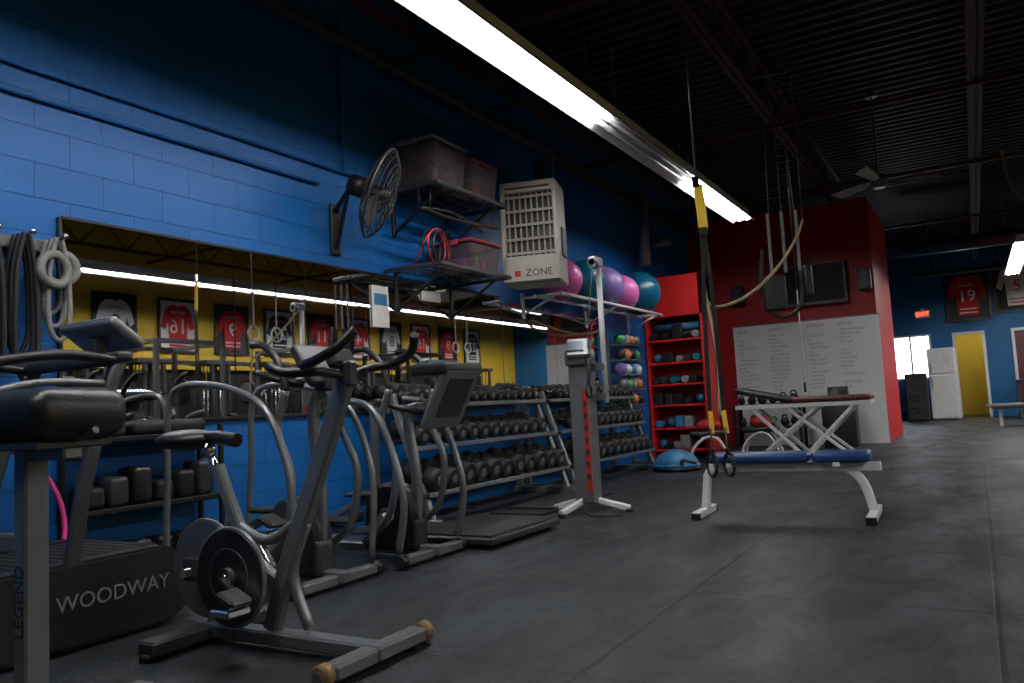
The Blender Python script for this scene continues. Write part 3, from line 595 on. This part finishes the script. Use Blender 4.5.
# ------------------------------------------------------------------ black accessory shelf & wall hooks
b=B()
for y in(-.45,.45):
    for x in(-.1,.1): b.box((x,y,.45),(.03,.03,.9),M_blk)
for z in(.12,.45,.84): b.box((0,0,z),(.24,.93,.03),M_blk)
for k in range(6):
    b.box((0,-.35+k*.14,.135+.06),(.16,.1,.12),[M_blk,M_yl,M_dgr,M_blk,M_rub,M_dgr][k],.015); h=.12+.09*((k*7)%3)/2
    b.box((0,-.37+k*.145,.465+h/2),(.18,.12,h),[M_rub,M_dgr,M_blk,M_rub,M_blk,M_dgr][k],.03)
b.box((0,0.1,.895),(.2,.5,.08),M_rub,.03); b.box((0,-.3,.905),(.18,.24,.1),M_dgr,.03)
b.done('accessory_shelf',(-4.26,2.97,0))
b=B()
b.box((0.03,0,1.92),(.04,.8,.07),M_gry,.006)
for k in range(5):
    y=-.34+k*.17; b.cyl((.03,y,1.92),(.22,y,1.95),.012,M_chr,n=8); b.sph((.22,y,1.95),.018,M_chr,n=10)
    m=[M_rub,M_blk,M_rub,M_rub,M_band][k]; n=3
    for j in range(n):
        L=.22+.05*j+(.14 if k<4 else 0); X=.07+.045*j
        b.pipe([(X,y-.012,1.95),(X,y-.05,1.9-L*.4),(X,y-.055,1.9-L*1.3),(X,y-.0,1.9-L*1.6),(X,y+.055,1.9-L*1.3),(X,y+.05,1.9-L*.4),(X,y+.012,1.95)],.014,m,n=8,sm=4)
b.tor((.17,.31,1.77),.085,.024,M_band,ax=(1,.2,0),n=24)
b.tor((.13,.36,1.79),.085,.024,M_band,ax=(1,-.3,0),n=24)
b.done('band_hook_rack',(XL+.005,2.1,0))
b=B(); b.box((0,0,0),(.006,.22,.36),M_paper,0); b.box((.004,0,.06),(.004,.17,.1),M_lblue,0); b.done('wall_notice',(XL+.03,5.3,1.83))
b=B(); b.box((0,0,0),(.006,.3,.1),M_paper,0); b.done('wall_notice',(XL+.03,6.05,1.99))
# ------------------------------------------------------------------ machines on the right side (seen in the mirror)
def squat(loc,m):
    b=B()
    for x in(-.6,.6):
        for y in(-.6,.6): b.box((x,y,1.1),(.07,.07,2.2),m,.006)
        b.box((x,0,.05),(.07,1.3,.07),m); b.box((x,0,2.17),(.07,1.2,.07),m); b.cyl((x,-.6,.95),(x,.6,.95),.025,M_chr)
    for y in(-.6,.6): b.box((0,y,2.17),(1.2,.07,.07),m)
    b.box((0,.6,.3),(1.2,.07,.07),m)
    b.cyl((-1.1,-.68,1.45),(1.1,-.68,1.45),.015,M_chr)
    for s in(-1,1):
        b.cyl((s*.78,-.68,1.45),(s*.82,-.68,1.45),.225,M_rub,n=32,bev=.008); b.cyl((s*.83,-.68,1.45),(s*.86,-.68,1.45),.17,M_gry,n=28,bev=.005)
        b.box((s*.6,-.66,1.41),(.05,.1,.05),M_dgr)
        for k,z in enumerate((.5,.9)): b.cyl((s*.64,.6,z),(s*.8,.6,z),.2-.05*k,M_rub,n=24)
    b.done('power_rack',loc,math.pi/2)
squat((2.2,5.2,0),M_gry); squat((2.2,8.0,0),M_gry); squat((2.2,11,0),M_gry); squat((2.2,14,0),M_blk)
def stackm(y):
    b=B()
    for s in(-.55,.55):
        for x in(-.2,.2): b.box((x,s,1.05),(.07,.07,2.1),M_dgr)
        b.box((0,s,.03),(.8,.1,.06),M_dgr); b.box((0,s,2.12),(.5,.34,.1),M_dgr,.02)
        for k in range(14): b.box((0,s,.14+k*.06),(.24,.3,.05),M_blk,.004)
        for x in(-.06,.06): b.cyl((x,s,.06),(x,s,2.08),.01,M_chr)
        b.box((.21,s,1.0),(.02,.34,1.9),M_blk,.004)
        b.cyl((-.25,s,1.9),(-.25,s,.9),.004,M_cable); b.tor((-.27,s,.83),.07,.01,M_rub,ax=(1,0,0),n=16)
    b.box((.2,0,1.2),(.05,1.0,1.6),M_blk,.02); b.box((0,0,.42),(.5,.4,.08),M_vin,.03); b.box((0,0,.2),(.08,.1,.4),M_dgr); b.box((0,0,2.12),(.1,1.2,.08),M_dgr)
    b.done('cable_weight_machine',(4.6,y,0))
for y in(5.6,7.1,8.6,10.1,11.6,13.1,14.6,16.1,17.6,19.1,20.6): stackm(y)
# ------------------------------------------------------------------ world & camera
w=bpy.data.worlds.new('w'); SC.world=w; w.use_nodes=True
bg=w.node_tree.nodes['Background']; bg.inputs[0].default_value=(.85,.93,1,1); bg.inputs[1].default_value=7
cam=bpy.data.cameras.new('camera'); co=bpy.data.objects.new('camera',cam); SC.collection.objects.link(co); SC.camera=co
r=Vector((.8617,.5051,-.0529)).normalized(); f=Vector((-.4998,.8619,.0832)); f=(f-r*f.dot(r)).normalized(); u=r.cross(f)
R=Matrix((r,u,-f)).transposed().to_4x4(); co.matrix_world=Matrix.Translation((0,0,.9))@R
cam.lens=790/1024*36; cam.sensor_width=36; cam.clip_start=.05; cam.clip_end=100
